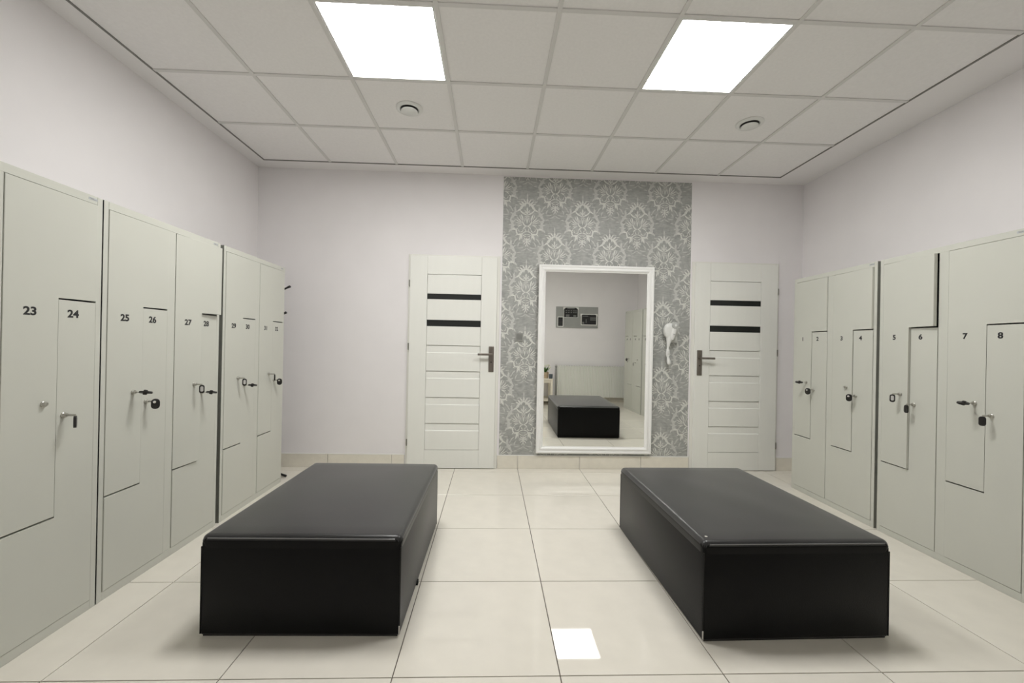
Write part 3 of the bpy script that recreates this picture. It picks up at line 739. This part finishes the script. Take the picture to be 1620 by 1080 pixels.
# the board faces +Y: lowest X is nearest the side table
poster('black poster with rows of small pale marks, upper one on the grey board', 1.560, 1.795, 0.285, 0.20, grid_rows, 0.006, (-1, 1))
poster('wide black poster with white rim and a pale text block on the grey board', 1.925, 1.660, 0.320, 0.225, [(0.15, 0.9, 0.2, 0.4), (0.15, 0.9, -0.12, 0.08), (-0.85, -0.6, -0.8, -0.4), (-0.4, -0.3, -0.6, 0.1), (-0.8, -0.1, 0.55, 0.7)], 0.014, (-1, 1))
poster('small upright black poster with white rim on the grey board', 1.355, 1.610, 0.120, 0.200, [(x, x + 0.12, z, z + 0.1) for x in (-0.5, -0.1, 0.3) for z in (-0.6, -0.3, 0.0, 0.3)], 0.013, ())

tb = thing('side_table', 'small cream side table with low shelf, seen in the mirror', 'table', (0.90, -0.09, 0))
part('table_top', box(-0.275, 0.275, -0.195, 0.195, 0.480, 0.505, bev=0.003), 'table', tb)
for sx in (-1, 1):
    for sy in (-1, 1):
        part('leg', box(sx * 0.25 - 0.02, sx * 0.25 + 0.02, sy * 0.17 - 0.02, sy * 0.17 + 0.02, 0.0, 0.480, bev=0.002), 'table', tb)
    part('apron', box(sx * 0.25 - 0.008, sx * 0.25 + 0.008, -0.15, 0.15, 0.425, 0.480), 'table', tb)
for sy in (-1, 1): part('apron', box(-0.23, 0.23, sy * 0.17 - 0.008, sy * 0.17 + 0.008, 0.425, 0.480), 'table', tb)
part('shelf', box(-0.235, 0.235, -0.17, 0.17, 0.075, 0.090, bev=0.002), 'table', tb)

pp = thing('potted_plant', 'green leafy plant with cream flowers in a tan pot on the side table', 'plant', (1.045, -0.05, 0.505))
pp.scale = (1.25, 1.25, 1.25)
part('pot', lathe([(0.001, 0.0), (0.040, 0.0), (0.044, 0.006), (0.052, 0.085), (0.054, 0.092), (0.048, 0.092), (0.045, 0.078), (0.001, 0.078)], 24), 'pot', pp, smooth=True)
part('soil', lathe([(0.001, 0.079), (0.0448, 0.079), (0.0448, 0.083), (0.001, 0.085)], 18), 'soil', pp)
for k_ in range(16):
    a = k_ * 2.399; tilt = 0.35 + 0.5 * random.random(); L_ = 0.075 + 0.05 * random.random()
    bm = bmesh.new(); pts = []
    c, s = math.cos(a), math.sin(a)
    m_ = 6
    for i in range(m_ + 1):
        q = i / m_; rr = 0.008 + L_ * math.sin(tilt) * q ** 1.3; hz = 0.082 + L_ * math.cos(tilt) * q - 0.02 * q * q * tilt
        wv = 0.015 * math.sin(math.pi * (0.08 + 0.9 * q)) + 0.001
        pts.append((Vector((c * rr - s * wv, s * rr + c * wv, hz + 0.003)), Vector((c * rr, s * rr, hz - 0.002)), Vector((c * rr + s * wv, s * rr - c * wv, hz + 0.003))))
    V = [[bm.verts.new(p) for p in row] for row in pts]
    for A, B in zip(V, V[1:]):
        bm.faces.new((A[0], A[1], B[1], B[0])); bm.faces.new((A[1], A[2], B[2], B[1]))
    part('leaf', bm, 'leaf', pp, smooth=True)
for k_, (dx, dy, dz) in enumerate(((-0.03, 0.02, 0.165), (0.045, 0.0, 0.185), (0.01, -0.03, 0.175), (0.06, 0.035, 0.155))):
    st = part('flower_stem', tube([(dx * 0.2, dy * 0.2, 0.082), (dx * 0.6, dy * 0.6, dz * 0.7), (dx, dy, dz)], 0.0022, 6), 'leaf', pp)
    for q in range(5):
        a = q * 2 * math.pi / 5
        part('petal', tube([(dx, dy, dz), (dx + 0.010 * math.cos(a), dy + 0.010 * math.sin(a), dz + 0.010), (dx + 0.012 * math.cos(a), dy + 0.012 * math.sin(a), dz + 0.026)], [0.003, 0.008, 0.002], 8), 'petal', st, smooth=True)
cp = thing('candle_jar', 'small slate blue jar with a candle next to the tan pot', 'jar', (1.135, 0.05, 0.505))
cp.scale = (1.15, 1.15, 1.2)
part('jar', lathe([(0.001, 0.0), (0.027, 0.0), (0.030, 0.006), (0.033, 0.070), (0.030, 0.070), (0.028, 0.052), (0.001, 0.052)], 24), 'bluepot', cp, smooth=True)
part('candle_wax', lathe([(0.001, 0.0525), (0.0278, 0.0525), (0.0278, 0.056), (0.001, 0.057)], 20), 'petal', cp)
part('wick', tube([(0, 0, 0.056), (0, 0.001, 0.066)], 0.0012, 6), 'blackp', cp)
